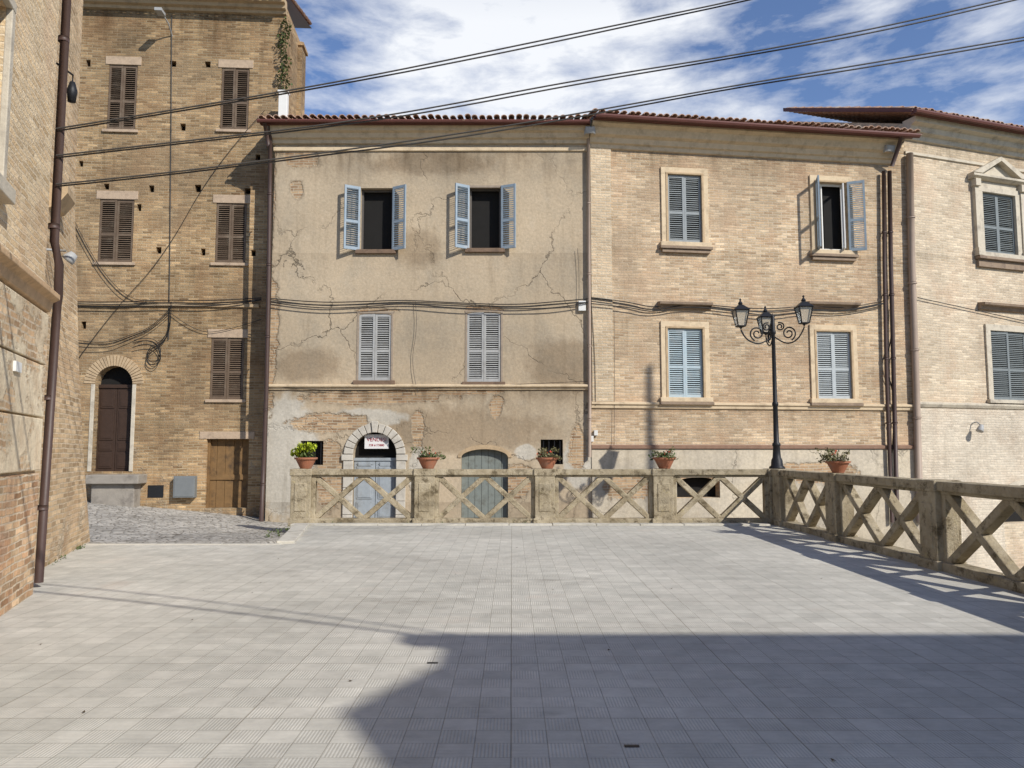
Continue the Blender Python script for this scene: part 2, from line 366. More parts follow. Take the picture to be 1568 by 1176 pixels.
mb.poly((-.3,-.4,zA+.058),(ax1,-.4,zA+.058),(ax1,6,zA+1.75),(-.3,6,zA+1.75)); mb.obj('gutter_board',m_gutter,FA.e)
a,b,c,e=d; cx=(a+b)/2; sp=e-dr
mb=MB(); n=13
for i in range(n):
    a0=math.pi*i/n+.012; a1=math.pi*(i+1)/n-.012; ro=dr+.24+(.06 if i==6 else 0)
    ri=[(cx+(dr-.004)*math.cos(a0+(a1-a0)*q/3),sp+(dr-.004)*math.sin(a0+(a1-a0)*q/3)) for q in range(4)]
    ou=[(cx+ro*math.cos(a1-(a1-a0)*q/3),sp+ro*math.sin(a1-(a1-a0)*q/3)) for q in range(4)]
    mb.xzprism(ri+ou,-.07-(.04 if i==6 else 0),.02)
mb.box(a-.3,a+.004,-.08,.02,sp-.17,sp-.01); mb.box(b-.004,b+.3,-.08,.02,sp-.17,sp-.01)
for k in range(6):
    z1=sp-.18-k*.36; mb.box(a-.25,a+.004,-.06,.02,z1-.35,z1); mb.box(b-.004,b+.25,-.06,.02,z1-.35,z1)
mb.obj('door_stone_surround',plain('pale_grey_stone',(.50,.46,.39),.88,.25,5,.5,c2=(.32,.29,.24)),FA.e,.012)
mb=MB(); y=.14
zt=sp-.1; mb.box(a,b,y-.03,y+.03,zt-.08,zt)
for s0,s1 in ((a+.01,cx-.008),(cx+.008,b-.01)):
    mb.box(s0,s1,y,y+.03,c,zt-.081)
    for z0,z1 in ((c+.1,c+.55),(c+.62,c+1.5),(c+1.57,zt-.18)):
        mb.box(s0+.07,s1-.07,y-.018,y+.01,z0,z1); mb.box(s0+.11,s1-.11,y-.03,y+.01,z0+.04,z1-.04)
mb.obj('front_door',plain('blue_grey_door_paint',(.31,.34,.36),.6,.25,6,.2,c2=(.20,.20,.19)),FA.e,.004)
a2,b2,c2,e2=rA['arch']; mb=MB()
for k in range(7):
    w=(b2-a2)/7; mb.box(a2+k*w+.004,a2+(k+1)*w-.004,.15,.19,c2,e2)
mb.obj('garage_door',plain('green_grey_door_paint',(.19,.21,.19),.7,.3,6,.2,c2=(.12,.12,.10)),FA.e,.004)
mb=MB()
Ao=arc((a2+b2)/2,e2-.22,(b2-a2)/2+.1,.34); Ai=arc((a2+b2)/2,e2-.22,(b2-a2)/2,.224)
mb.xzprism(Ao+Ai[::-1],-.025,.02); mb.obj('brick_arch',m_trim,FA.e)
mb=MB(); s=FA.rect(557,594,665,687,.05); mb.box(s[0],s[1],.08,.1,s[2],s[3]); mb.obj('sale_sign_board',plain('white_sign',(.7,.68,.66),.5,.05,5,0),FA.e)
tc=bpy.data.curves.new('sale_sign_text','FONT'); tc.body='VENDESI'; tc.size=.14; tc.align_x='CENTER'; tc.extrude=.002; tc.materials.append(plain('red_sign_ink',(.35,.03,.05),.6,.1,5,0))
o=bpy.data.objects.new('sale_sign_text',tc); SC.collection.objects.link(o); o.parent=FA.e; o.location=((s[0]+s[1])/2,.074,s[2]+.2); o.rotation_euler=(math.pi/2,0,0)
tc=tc.copy(); tc.body='328 6175880'; tc.size=.08; o=bpy.data.objects.new('sale_sign_number',tc); SC.collection.objects.link(o); o.parent=FA.e; o.location=((s[0]+s[1])/2,.074,s[2]+.07); o.rotation_euler=(math.pi/2,0,0)
mb=MB()
for k in('s1','s2'):
    a,b,c,e=rA[k]
    for i in range(4): x=a+(b-a)*(i+.5)/4; mb.box(x-.01,x+.01,.05,.07,c,e)
mb.obj('window_grilles',m_iron,FA.e)
mb=MB(); pipe(mb,FA,[(414,192),(413,300),(411,450),(408,600),(404,700),(400,800)],.06,.14); 
mb.tube([(FA.at(414,190)[0],-.5,zA),(FA.at(414,200)[0],-.3,zA-.25),(FA.at(414,215)[0],-.14,zA-.5)],.055); mb.obj('corner_drainpipe',m_pipe,FA.e,smooth=True)
mb=MB(); pipe(mb,FA,[(901,205),(902,400),(903,600),(903,700)],.045,.1); mb.obj('tan_drainpipe',m_pipeT,FA.e,smooth=True)
def flood(F,px,py):
    mb=MB(); x,z=F.at(px,py,.3); 
    mb.M=Matrix.Translation((x,-.35,z))@Matrix.Rotation(math.radians(25),4,'X'); mb.box(-.13,.13,-.08,.05,-.09,.09); mb.box(-.10,.10,-.09,-.079,-.07,.07); mb.M=None
    mb.box(x-.02,x+.02,-.3,.01,z-.02,z+.02); mb.box(x-.15,x-.13,-.38,-.28,z-.12,z+.02); mb.box(x+.13,x+.15,-.38,-.28,z-.12,z+.02); mb.obj('floodlight',m_lum,F.e,.005)
flood(FA,903,200)
mb=MB()
for px,py,w,h in((891,469,.2,.28),(905,672,.12,.16),(912,663,.1,.14)):
    x,z=FA.at(px,py); mb.box(x-w/2,x+w/2,-.09,.01,z-h/2,z+h/2)
mb.obj('junction_boxes',m_white,FA.e,.01)
# ------------------------------------------------------------ HOUSE B (brick)
FB=Frame('brick_house',FA.w(ax1,0,0).x+.003,21.0,math.atan2(1.3,9.45))
bx1=FB.at(1392,400)[0]; zB=FB.at(905,212)[1]; 
rB={k:FB.rect(*v) for k,v in dict(u1=(1022,1074,268,372),u2=(1250,1296,280,384),l1=(1022,1076,503,609),l2=(1250,1303,508,611),sm=(1036,1102,731,762)).items()}
zb1=FB.at(905,620)[1]; zb2=FB.at(905,684)[1]
m_B=brick_mat('pale_pink_brick',(.50,.36,.225),(.65,.515,.35),(.58,.485,.355),c3=(.50,.325,.20),c4=(.40,.30,.20),var=.65,k=.27,tops=((zB-.3,.8,.7),(rB['u1'][2]-.2,.7,.4),(rB['l1'][3]+.3,.9,.3),(zb1-.1,.5,.5)))
mb=MB();bk=MB(); wall(mb,0,bx1,-6,zB+.4,[(*rB['u1'],0,.2),rB['u2'],(*rB['l1'],0,.2),(*rB['l2'],0,.2),(*rB['sm'],.14,.3)],back=bk); mb.obj('walls',m_B,FB.e); bk.obj('dark_rooms',dark,FB.e)
mb=MB()
for k in rB:
    if k!='sm': surround(mb,rB[k],.19,.05,.12)
mb.obj('window_surrounds',m_trimP,FB.e,.01)
mb=MB()
for k in('u1','u2','l1','l2'):
    a,b,c,e=rB[k]; mb.box(a-.06,a+.008,-.065,.0,c,e-.003); mb.box(b-.008,b+.06,-.065,.0,c,e-.003); mb.box(a-.06,b+.06,-.067,.0,e-.006,e+.05)
mb.obj('inner_window_frames',m_trim,FB.e,.01)
mb=MB()
for k in('l1','l2'):
    a,b,c,e=rB[k]; z=FB.at(1048 if k=='l1' else 1278,468)[1]
    mb.profile([(.01,z-.12),(-.06,z-.1),(-.1,z-.02),(-.2,z+.0),(-.22,z+.07),(.01,z+.1)],a-.26,b+.26)
for k in('u1','u2','l1','l2'):
    a,b,c,e=rB[k]; mb.box(a-.26,b+.26,-.15,.0,c-.2,c-.122)
    if k[0]=='u': mb.box(a-.2,b+.2,-.1,.0,c-.3,c-.21)
mb.obj('window_hoods',plain('dark_stained_brick_hood',(.27,.20,.14),.9,.35,6,.6,c2=(.14,.10,.08)),FB.e,.008)
mb=MB(); closed(mb,rB['u1']); mb.obj('grey_shutters',plain('mid_grey_shutter',(.25,.27,.27),.6,.2,7,.2),FB.e)
mb=MB(); closed(mb,rB['l1']); mb.obj('pale_blue_shutters',m_ltblue,FB.e)
mb=MB(); closed(mb,rB['l2']); mb.obj('white_grey_shutters',plain('pale_grey_shutter',(.40,.43,.43),.6,.2,7,.2),FB.e)
mb=MB(); opened(mb,rB['u2'],112,150,-.07); mb.obj('open_shutters',m_blue,FB.e)
mb=MB(); a,b,c,e=rB['u2']; y=.1
mb.box(a,a+.06,y,y+.05,c,e); mb.box(b-.06,b,y,y+.05,c,e); mb.box(a+.06,b-.06,y+.002,y+.048,e-.07,e); mb.box(a+.06,b-.06,y+.002,y+.048,c,c+.08)
mb.M=Matrix.Translation((b-.07,y,c+.02))@Matrix.Rotation(math.radians(70),4,'Z'); w=.38; h=e-c-.1
for q in ((-w,-w+.06,0,h),(-.06,0,0,h),(-w+.06,-.06,0,.07),(-w+.06,-.06,h-.07,h)): mb.box(q[0],q[1],0,.04,q[2],q[3])
mb.M=None; mb.box(a+.22,a+.26,y+.004,y+.044,c+.08,e-.07)
mb.obj('casement_frame',m_white,FB.e,.004)
mb=MB()
mb.profile([(.01,zb1-.1),(-.05,zb1-.08),(-.06,zb1),(-.1,zb1+.02),(-.1,zb1+.07),(.01,zb1+.1)],.0,bx1)
mb.profile([(.02,zB-.3),(-.06,zB-.28),(-.07,zB-.18),(-.14,zB-.15),(-.18,zB-.02),(-.3,zB+.03),(-.36,zB+.2),(-.5,zB+.26),(-.5,zB+.33),(.02,zB+.34)],.0,bx1-.35)
mb.obj('eave_cornice',m_trimP,FB.e)
mb=MB(); mb.box(.03,.62,-.05,.01,zb1+.09,zB-.25); mb.obj('corner_pilaster',brick_mat('pilaster_brick',(.54,.41,.27),(.64,.51,.35),(.58,.50,.37),var=.4,k=.25),FB.e)
mb=MB(); mb.profile([(.01,zb2-.07),(-.07,zb2-.05),(-.08,zb2+.03),(.01,zb2+.06)],0,bx1); mb.obj('red_string_course',plain('red_brick_course',(.26,.16,.11),.9,.35,9,.5),FB.e)
m_B2=stucco_mat('pale_base_plaster',(.56,.49,.38),(.50,.43,.32),(.42,.34,.24),grey=(.40,.35,.28),patches=[(1.0,.6,.7,.35),(6.5,1.0,1.2,.3)],k=.3)
mb=MB(); zz=zb2-.07; a,b,c,e=rB['sm']
mb.box(0,a,-.025,.0,-5.9,zz); mb.box(b,bx1,-.025,0,-5.9,zz); mb.box(a,b,-.025,0,e+.005,zz); mb.box(a,b,-.025,0,-5.9,c-.005); mb.obj('base_plaster',m_B2,FB.e)
zr=zB+.36
mb=MB(); tiles(mb,-.02,bx1+.1,-.68,zr+.05,6,.27); mb.obj('tile_roof',m_tile,FB.e,smooth=True)
mb=MB(); mb.box(0,bx1-.1,-.62,-.5,zr-.05,zr+.02); mb.tube([(0.02,-.7,zr),(bx1,-.7,zr-.03)],.07,8); mb.poly((0,-.6,zr+.021),(bx1,-.6,zr+.021),(bx1,6,zr+1.75),(0,6,zr+1.75)); mb.obj('gutter_board',m_gutter,FB.e)
mb=MB()
pipe(mb,FB,[(1353,262),(1354,400),(1357,560),(1362,700),(1366,800)],.05,.12); pipe(mb,FB,[(1362,262),(1364,400),(1369,600),(1374,800)],.06,.13)
x=FB.at(1360,240)[0]; mb.tube([(x,-.66,zr-.02),(x,-.5,zr-.3),(x,-.16,zr-.75)],.06)
mb.obj('drainpipes',m_pipe,FB.e,smooth=True)
mb=MB(); pipe(mb,FB,[(1393,235),(1396,400),(1403,600),(1409,800)],.095,.12); mb.obj('tan_drainpipe',m_pipeT,FB.e,smooth=True)
flood(FB,1360,228)
# ------------------------------------------------------------ HOUSE C (right)
o=FB.w(bx1,0,0); FC=Frame('stone_trimmed_house',o.x+.003,o.y,math.radians(18.8))
zC=FC.at(1400,212)[1]; cx1=14.0; CD=4.9
rC={k:FC.rect(*v) for k,v in dict(u1=(1503,1553,298,390),l1=(1517,1572,508,613),ar=(1535,1600,742,800)).items()}
a,b,c,e=rC['u1']; more=[]
for k in(1,2,3): more+= [(a+2.9*k,b+2.9*k,c,e,0,.2),(rC['l1'][0]+2.9*k,rC['l1'][1]+2.9*k,rC['l1'][2],rC['l1'][3],0,.2)]
zc1=FC.at(1410,620)[1]
m_C=brick_mat('pale_cream_brick',(.54,.44,.315),(.66,.56,.415),(.62,.53,.405),c3=(.52,.37,.25),var=.45,k=.22,tops=((zC-.1,.8,.6),(c-.2,.6,.35)))
mb=MB();bk=MB(); wall(mb,0,cx1,-7,zC+.4,[(*rC['u1'],0,.2),(*rC['l1'],0,.2),(*rC['ar'],.4,.3)]+more,depth=CD,back=bk); 
zk=zC+.4+.43*CD
mb.poly((0,0,zC+.4),(0,CD,zC+.4),(0,CD,zk)); mb.poly((cx1,0,zC+.4),(cx1,CD,zC+.4),(cx1,CD,zk)); mb.poly((0,CD,zC+.4),(cx1,CD,zC+.4),(cx1,CD,zk),(0,CD,zk))
mb.obj('walls',m_C,FC.e); bk.obj('dark_rooms',dark,FC.e)
mb=MB()
for q in [rC['u1'],rC['l1']]+more: closed(mb,q)
mb.obj('closed_shutters',m_dkgreen,FC.e)
mb=MB()
for q in [rC['u1']]+more[0::2]:
    surround(mb,q,.17,.09,.13); a,b,c,e=q[:4]; z=e+.34
    mb.box(a-.12,b+.12,-.05,.01,e+.171,z)
    mb.profile([(.01,z),(-.14,z+.02),(-.24,z+.08),(-.24,z+.15),(.01,z+.17)],a-.48,b+.48)
    for s in(-1,1):
        xa=(a-.34 if s<0 else b+.19); mb.box(xa,xa+.15,-.13,.01,c-.05,z); mb.box(xa-.03,xa+.18,-.2,.01,z-.22,z+.005); mb.box(xa-.03,xa+.18,-.18,.01,c-.12,c+.12)
    cxx=(a+b)/2; ap=.62
    mb.xzprism([(a-.48,z+.172),(cxx,z+.17+ap),(cxx,z+.17+ap-.14),(a-.12,z+.172)],-.24,.01); mb.xzprism([(b+.48,z+.172),(b+.12,z+.172),(cxx,z+.17+ap-.14),(cxx,z+.17+ap)],-.24,.01)
    mb.xzprism([(a-.12,z+.173),(b+.12,z+.173),(cxx,z+.17+ap-.141)],-.05,.01)
for q in [rC['l1']]+more[1::2]: surround(mb,q,.19,.06,.1)
mb.profile([(.01,zc1-.08),(-.05,zc1-.06),(-.1,zc1+.02),(-.1,zc1+.07),(.01,zc1+.1)],.0,cx1)
mb.profile([(.02,zC-.55),(-.05,zC-.53),(-.05,zC-.45),(.02,zC-.44)],0,cx1)
mb.profile([(.02,zC-.1),(-.08,zC-.08),(-.1,zC+.05),(-.25,zC+.1),(-.28,zC+.25),(-.45,zC+.3),(-.48,zC+.46),(.02,zC+.47)],.0,cx1)
mb.obj('stone_trim',m_stone,FC.e,.006)
mb=MB(); z=FC.at(1525,470)[1]
for q in [rC['l1']]+more[1::2]:
    a,b,c,e=q[:4]; mb.profile([(.01,z-.15),(-.08,z-.12),(-.12,z-.02),(-.24,z+.0),(-.26,z+.07),(.01,z+.1)],a-.4,b+.4)
for q in [rC['u1']]+more[0::2]: a,b,c,e=q[:4]; mb.box(a-.36,b+.36,-.2,.0,c-.22,c-.132); mb.box(a-.3,b+.3,-.1,.0,c-.45,c-.221)
mb.obj('window_hoods',bpy.data.materials['dark_stained_brick_hood'],FC.e,.006)
mb=MB(); a,b,c,e=rC['ar']; zz=zc1-.085; mb.box(0,a,-.025,0,-6.9,zz); mb.box(b,cx1,-.025,0,-6.9,zz); mb.box(a,b,-.025,0,e+.004,zz)
mb.obj('base_facing',brick_mat('whitewashed_brick',(.58,.50,.39),(.66,.58,.46),(.62,.55,.44),c3=(.48,.38,.28),var=.25,k=.25),FC.e)
mb=MB(); Ao=arc((a+b)/2,e-.4,(b-a)/2+.14,.54); Ai=arc((a+b)/2,e-.4,(b-a)/2-.01,.39); mb.xzprism(Ao+Ai[::-1],-.06,.0); mb.obj('arch_surround',m_stone,FC.e)
mb=MB(); zr=zC+.5; tiles(mb,-.25,cx1+.2,-.62,zr+.02,CD+.7,.43); mb.obj('tile_roof',m_tile,FC.e,smooth=True)
ye=CD+.1; ze_=zr-.03+.43*(ye+.6)
mb=MB(); mb.box(-.2,cx1,-.58,-.48,zr-.06,zr-.005); mb.tube([(-.25,-.68,zr-.02),(cx1,-.68,zr-.02)],.075,8)
mb.add([(-.28,-.6,zr-.03),(-.28,ye,ze_),(-.28,ye,ze_+.13),(-.28,-.6,zr+.1),(-.2,-.6,zr-.03),(-.2,ye,ze_),(-.2,ye,ze_+.13),(-.2,-.6,zr+.1)],[(0,1,2,3),(4,5,6,7),(0,4,5,1),(3,2,6,7),(0,3,7,4)])
mb.poly((-.2,-.6,zr-.004),(cx1,-.6,zr-.004),(cx1,ye,ze_+.026),(-.2,ye,ze_+.026)); mb.obj('gutter_board',m_gutter,FC.e)
mb=MB(); x,z=FC.at(1495,655,.15); mb.M=Matrix.Translation((x,-.3,z))@Matrix.Rotation(.5,4,'Y'); mb.lathe([(.001,.10),(.05,.09),(.07,.02),(.105,-.11),(.10,-.12),(.001,-.08)]); mb.M=None
mb.tube([(x,0,z+.13),(x,-.17,z+.17),(x,-.29,z+.08)],.018); mb.obj('wall_lamp',m_lum,FC.e,smooth=True)
# ------------------------------------------------------------ TOWER D
FD=Frame('tall_brick_house',-13.5,21.4,math.atan2(.5,7.5))
dx1=FD.at(434,100)[0]; zD=FD.at(280,14)[1]
rD={k:FD.rect(*v) for k,v in dict(w1=(165,209,99,199),w2=(338,381,104,199),w3=(151,204,305,402),w4=(330,377,311,403),w5=(322,373,517,612),dr=(143,201,560,722),d2=(315,380,672,778)).items()}
holes=[(135,97),(280,195),(163,285),(232,289),(303,289),(243,383),(311,386),(388,387),(124,250),(318,98),(265,97),(379,292),(213,318),(128,498),(395,240)]
hr=[]
for hx,hy in holes:
    x,z=FD.at(hx,hy); q=U(.06,.09); hr.append((x-q,x+q,z-.1,z+U(.07,.12),0,.25))
m_D=brick_mat('old_ochre_brick',(.34,.225,.12),(.52,.37,.205),(.46,.36,.23),c3=(.33,.195,.10),c4=(.25,.18,.11),rub=((.24,.18,.12),(.50,.41,.30),1.6),var=.85,k=.45,tops=((zD-.1,1.5,.9),(rD['w3'][2]-.08,.6,.4),(FD.at(250,467)[1]-.05,.6,.5)))
a,b,c,e=rD['dr']; drr=(b-a)/2
mb=MB();bk=MB(); wall(mb,0,dx1,-4,zD+.3,[(*rD[k],0,.16) for k in('w1','w2','w3','w4','w5')]+[(*rD['dr'],drr,.35),(*rD['d2'],0,.3)]+hr,depth=3.1,back=bk)
mb.obj('walls',m_D,FD.e); bk.obj('dark_rooms',dark,FD.e)
mb=MB()
for k in('w1','w2','w3','w4','w5'): closed(mb,rD[k],.04)
mb.obj('closed_shutters',m_brown,FD.e)
mb=MB()
for k in('w1','w2','w3','w4','w5'):
    a,b,c,e=rD[k]; mb.box(a-.1,b+.1,-.02,.03,e-.004,e+.24)
    mb.box(a-.1,b+.1,-.06,.03,c-.08,c+.004)
a,b,c,e=rD['d2']; mb.box(a-.2,b+.15,-.02,.03,e-.004,e+.2)
mb.obj('stone_lintels',plain('tan_stone_lintel',(.44,.33,.23),.9,.25,8,.6,c2=(.28,.21,.15)),FD.e,.01)
a,b,c,e=rD['dr']; cx=(a+b)/2; sp=e-drr
mb=MB()
for i in range(25):
    a0=math.pi*i/25+.012; a1=math.pi*(i+1)/25-.012
    mb.xzprism([(cx+r_*math.cos(t_),sp+r_*math.sin(t_)) for r_,t_ in((drr-.004,a0),(drr-.004,a1),(drr+.3,a1),(drr+.3,a0))],-.015-U(0,.012),.02)
mb.obj('brick_door_arch',m_trim,FD.e,.005)
mb=MB(); mb.box(a-.1,a+.004,-.02,.02,c,sp-.01); mb.box(b-.004,b+.1,-.02,.02,c,sp-.01); mb.obj('door_jambs',m_stone,FD.e,.01)
mb=MB(); y=.25
mb.box(a,b,y-.04,y+.04,sp-.1,sp)
for s0,s1 in((a+.01,cx-.006),(cx+.006,b-.01)):
    mb.box(s0,s1,y,y+.03,c,sp-.101)
    for z0,z1 in((c+.08,c+.5),(c+.57,c+.8),(c+.87,c+1.7),(c+1.77,sp-.18)): mb.box(s0+.06,s1-.06,y-.02,y+.01,z0,z1); mb.box(s0+.1,s1-.1,y-.03,y+.01,z0+.05,z1-.05)
mb.obj('arched_door',m_door,FD.e,.006)
mb=MB(); a,b,c,e=rD['d2']
for k in range(5):
    w=(b-a)/5; mb.box(a+k*w+.004,a+(k+1)*w-.004,.2+.004*k,.24,c,e)
mb.box(a+.02,b-.02,.17,.199,e-1.15,e-1.0); mb.box(a,a+.07,.1,.2,c,e); mb.box(b-.07,b,.1,.2,c,e); mb.obj('plank_door',plain('ochre_wood',(.19,.11,.045),.8,.45,5,.3,c2=(.05,.035,.025)),FD.e,.005)
mb=MB(); mb.profile([(.02,zD-.1),(-.08,zD-.08),(-.1,zD),(-.2,zD+.03),(-.22,zD+.12),(-.34,zD+.15),(-.36,zD+.3),(.02,zD+.31)],-.1,dx1+.06)
z=FD.at(250,467)[1]; mb.profile([(.01,z-.06),(-.06,z-.04),(-.07,z+.04),(.01,z+.07)],0,dx1-.5)
mb.obj('brick_cornice',m_trim,FD.e)
mb=MB(); tiles(mb,-.2,dx1+.15,-.6,zD+.38,3.8,.3); mb.obj('tile_roof',m_tile,FD.e,smooth=True)
mb=MB(); mb.tube([(-.2,-.62,zD+.33),(dx1+.15,-.62,zD+.33)],.05,8); mb.poly((-.2,-.5,zD+.325),(dx1+.12,-.5,zD+.325),(dx1+.12,3.4,zD+1.45),(-.2,3.4,zD+1.45)); mb.obj('gutter',m_gutter,FD.e)
mb=MB(); zt=FD.at(462,66,-2.0)[1]; xr=FD.at(463,100,-2.0)[0]
mb.box(dx1-.8,xr,1.9,2.5,3,zt); mb.box(dx1-.8,xr+.06,1.84,2.56,zt-.15,zt-.05); mb.obj('rear_brick_wing',m_D,FD.e)
mb=MB(); x,z=FD.at(434,172,.5); mb.box(x-.12,x+.12,-.62,-.4,z-.2,z+.55); mb.box(x-.15,x+.15,-.65,-.37,z+.55,z+.6); mb.obj('white_chimney',m_white,FD.e,.01)
mb=MB()
for py in range(36,140,6):
    xx,zz=FD.at(436+U(-5,5),py,.1); leaves(mb,(xx,-.12,zz),(U(.08,.26),.2,.16),int(U(20,70)),.085)
mb.obj('wall_weeds',m_leaf,FD.e)
mb=MB(); pipe(mb,FD,[(263,25),(262,200),(260,400),(258,520)],.012,.03); mb.obj('conduit',m_gcable,FD.e)
mb=MB(); x,z=FD.at(262,42,.1); mb.tube([(x,0,z-.2),(x,-.3,z+.0),(x-.06,-.55,z+.12)],.02); mb.M=Matrix.Translation((x-.1,-.65,z+.12)); mb.box(-.10,.10,-.2,.12,-.04,.05); mb.M=None; mb.obj('street_light_head',m_lum,FD.e,.02)
# ------------------------------------------------------------ LEFT HOUSE E
FE=Frame('corner_house',-3.72,4.0,math.atan2(.944,-.33)); eL=5.08
zq=FE.at(40,440)[1]
m_E=brick_mat('sunlit_yellow_brick',(.68,.50,.29),(.80,.64,.42),(.76,.62,.43),c3=(.66,.45,.28),var=.5,k=.2,bw=.28,tops=((zq+.9,.8,.25),))
we=FE.rect(-60,6,-60,258); 
mb=MB();bk=MB(); wall(mb,-3,eL,-1,12,[(*we,0,.3)],depth=3.5,back=bk); mb.obj('walls',m_E,FE.e); bk.obj('dark_rooms',dark,FE.e)
mb=MB(); surround(mb,we,.10,.05,.14); mb.obj('window_surround',m_stone,FE.e,.01)
mb=MB(); closed(mb,we,.1); mb.obj('shutters',m_brown,FE.e)
t=T('worn_ashlar_plaster'); P=t.obj(); x,y,z=t.sep(P)
col=t.mix((.78,.66,.47),(.62,.48,.32),t.rng(t.noise(P,1.8,8,.7),.4,.65)); bc,bh=brick_layer(t,P,(.54,.36,.21),(.70,.52,.33),(.66,.54,.39),var=.6)
m=t.rng(t.noise(P,1.3,8,.7),.52,.56); col=t.mix(col,bc,m); col=weather(t,P,col,.3); t.bump(t.math('SUBTRACT',t.noise(P,12,7,.7),t.math('MULTIPLY',m,.6)),.8,.03); m_Est=t.out(col,.92,spec=.1)
mb=MB(); mb.profile([(.01,zq-.15),(-.07,zq-.12),(-.09,zq-.02),(-.16,zq+.02),(-.16,zq+.08),(.01,zq+.14)],-3,eL+.03); mb.obj('brick_ledge',plain('worn_ledge_brick',(.52,.35,.20),.9,.35,9,.8,c2=(.35,.24,.14)),FE.e,.01)
mb=MB(); z=zq-.16
while z>1.75:
    h=.6; mb.box(eL-2.4,eL+.03,-.05-U(0,.01),.02,z-h+.02,z); z-=h
mb.obj('pilaster_blocks',m_Est,FE.e,.012)
mb=MB(); mb.box(eL-2.42,eL+.02,-.045,.02,-.5,z-.01)
t_=brick_mat('worn_base_brick',(.48,.29,.16),(.70,.52,.33),(.64,.52,.37),c3=(.42,.21,.12),var=.9,k=.5,tops=((1.9,2.2,.3),)); mb.obj('pilaster_brick_base',t_,FE.e,.02)
mb=MB(); x,z=FE.at(33,562,.1); mb.box(x-.11,x+.11,-.078,-.05,z-.05,z+.05); mb.obj('house_number_plate',m_white,FE.e)
mb=MB(); mb.tube([(eL+.12,-.05,12),(eL+.12,-.05,4.05),(eL+.18,-.1,3.8),(eL+.42,-.06,3.45),(eL+.46,-.04,3.2),(eL+.46,0,.06)],.05,12)
for z in(6.5,4.2,2.2,.9): mb.tube([(eL+.12+(.34 if z<3.5 else 0),-.04 if z>3.5 else 0,z),(eL+.12+(.34 if z<3.5 else 0),-.04 if z>3.5 else 0,z+.06)],.063,12)
mb.obj('drainpipe',m_pipe,FE.e,smooth=True)
mb=MB(); x,z=FE.at(95,140,0); mb.M=Matrix.Translation((eL+.3,-.12,z)); mb.lathe([(.001,.12),(.03,.11),(.06,.0),(.045,-.14),(.001,-.15)]); mb.M=None; mb.tube([(eL+.0,.02,z+.2),(eL+.3,-.12,z+.2),(eL+.3,-.12,z+.1)],.012); mb.obj('wall_lantern',m_iron,FE.e,smooth=True)
FE2=Frame('rough_brick_house',-6.25,10.3,math.atan2(3.2,-1.1))
m_E2=brick_mat('rough_brick',(.54,.38,.22),(.72,.55,.35),(.68,.54,.37),c3=(.48,.32,.19),rub=((.48,.38,.26),(.76,.64,.47),1.7),var=.7,k=.35)
P=[(-1.6,-1)]+[FE2.at(*q) for q in((146,860),(138,830),(128,700),(121,560),(117,400),(114,300))]
P=P+[(P[-1][0]-.1,11),(-1.6,11)]
mb=MB(); mb.xzprism(P,0,3); mb.obj('walls',m_E2,FE2.e)
mb=MB(); z=FE2.at(105,330)[1]
mb.profile([(.01,z-.25),(-.1,z-.2),(-.22,z-.02),(-.22,z+.08),(.01,z+.1)],-.3,FE2.at(112,330,.2)[0]); mb.obj('brick_ledge',m_trim,FE2.e)
mb=MB(); x,z=FE2.at(106,396,.3); mb.M=Matrix.Translation((x,-.3,z))@Matrix.Rotation(.7,4,'X'); mb.lathe([(.001,.1),(.05,.09),(.08,.0),(.08,-.04),(.001,-.04)]); mb.M=None; mb.tube([(x,0,z+.1),(x,-.26,z+.1)],.015); mb.obj('spot_lamp',m_lum,FE2.e,smooth=True)
# ------------------------------------------------------------ neighbouring house behind the viewpoint
RH=empty('neighbouring_house'); hx=8.75
mb=MB(); mb.box(hx,hx+16,-7.3,-2.5,-4,8.86); mb.obj('walls',m_D,RH)
hx2=8.53; G_=[(-2.15,9.0),(-3.2,9.02),(-4.68,9.5),(-5.15,9.08),(-7.6,8.9),(-7.6,8.8),(-2.15,8.85)]; n=len(G_)
mb=MB(); mb.add([(hx2,y,z) for y,z in G_]+[(hx2+17,y,z) for y,z in G_],[list(range(n)),list(range(n,2*n))[::-1]]+[(i,(i+1)%n,n+(i+1)%n,n+i) for i in range(n)])
mb.box(8.1,8.6,-2.42,-2.12,8.8,8.98); mb.obj('gable_roof',m_tile,RH)
# ------------------------------------------------------------ ground / street / plaza
ZB=[(-60,.6),(-13,.35),(-6.6,-.30),(-4.4,-.42),(0,-1.0),(5,-2.0),(12,-3.5),(24,-5.5),(60,-6.5)]
def zb_(x):
    if x<=ZB[0][0]: return ZB[0][1]
    for (a,za),(b,zb2_) in zip(ZB,ZB[1:]):
        if x<=b: return za+(zb2_-za)*(x-a)/(b-a)
    return ZB[-1][1]
def zg(x,y):
    if x<-4.3:
        t=min(1,max(0,(y-13.4)/7.6)); return t*zb_(x)-(0.03 if y<13.3 else 0.0)
    return zb_(x)
def sheet(name,xs,ys,dz,mat):
    vs=[(x,y,zg(x,y)+dz) for y in ys for x in xs]; n=len(xs)
    fs=[(j*n+i,j*n+i+1,(j+1)*n+i+1,(j+1)*n+i) for j in range(len(ys)-1) for i in range(n-1)]
    mb=MB(); mb.add(vs,fs); return mb.obj(name,mat,smooth=True)
t=T('stone_setts'); P=t.obj(); x,y,z=t.sep(P)
sw=t.vm('ADD',t.vm('MULTIPLY',P,(1,1,0)),t.vm('MULTIPLY',t.noise(P,.8,2,.5,'Color'),(.25,.25,0)))
dd=t.vor(sw,6.5,'DISTANCE_TO_EDGE'); cc=t.sep(t.vor(sw,6.5,'F1','Color'))[0]
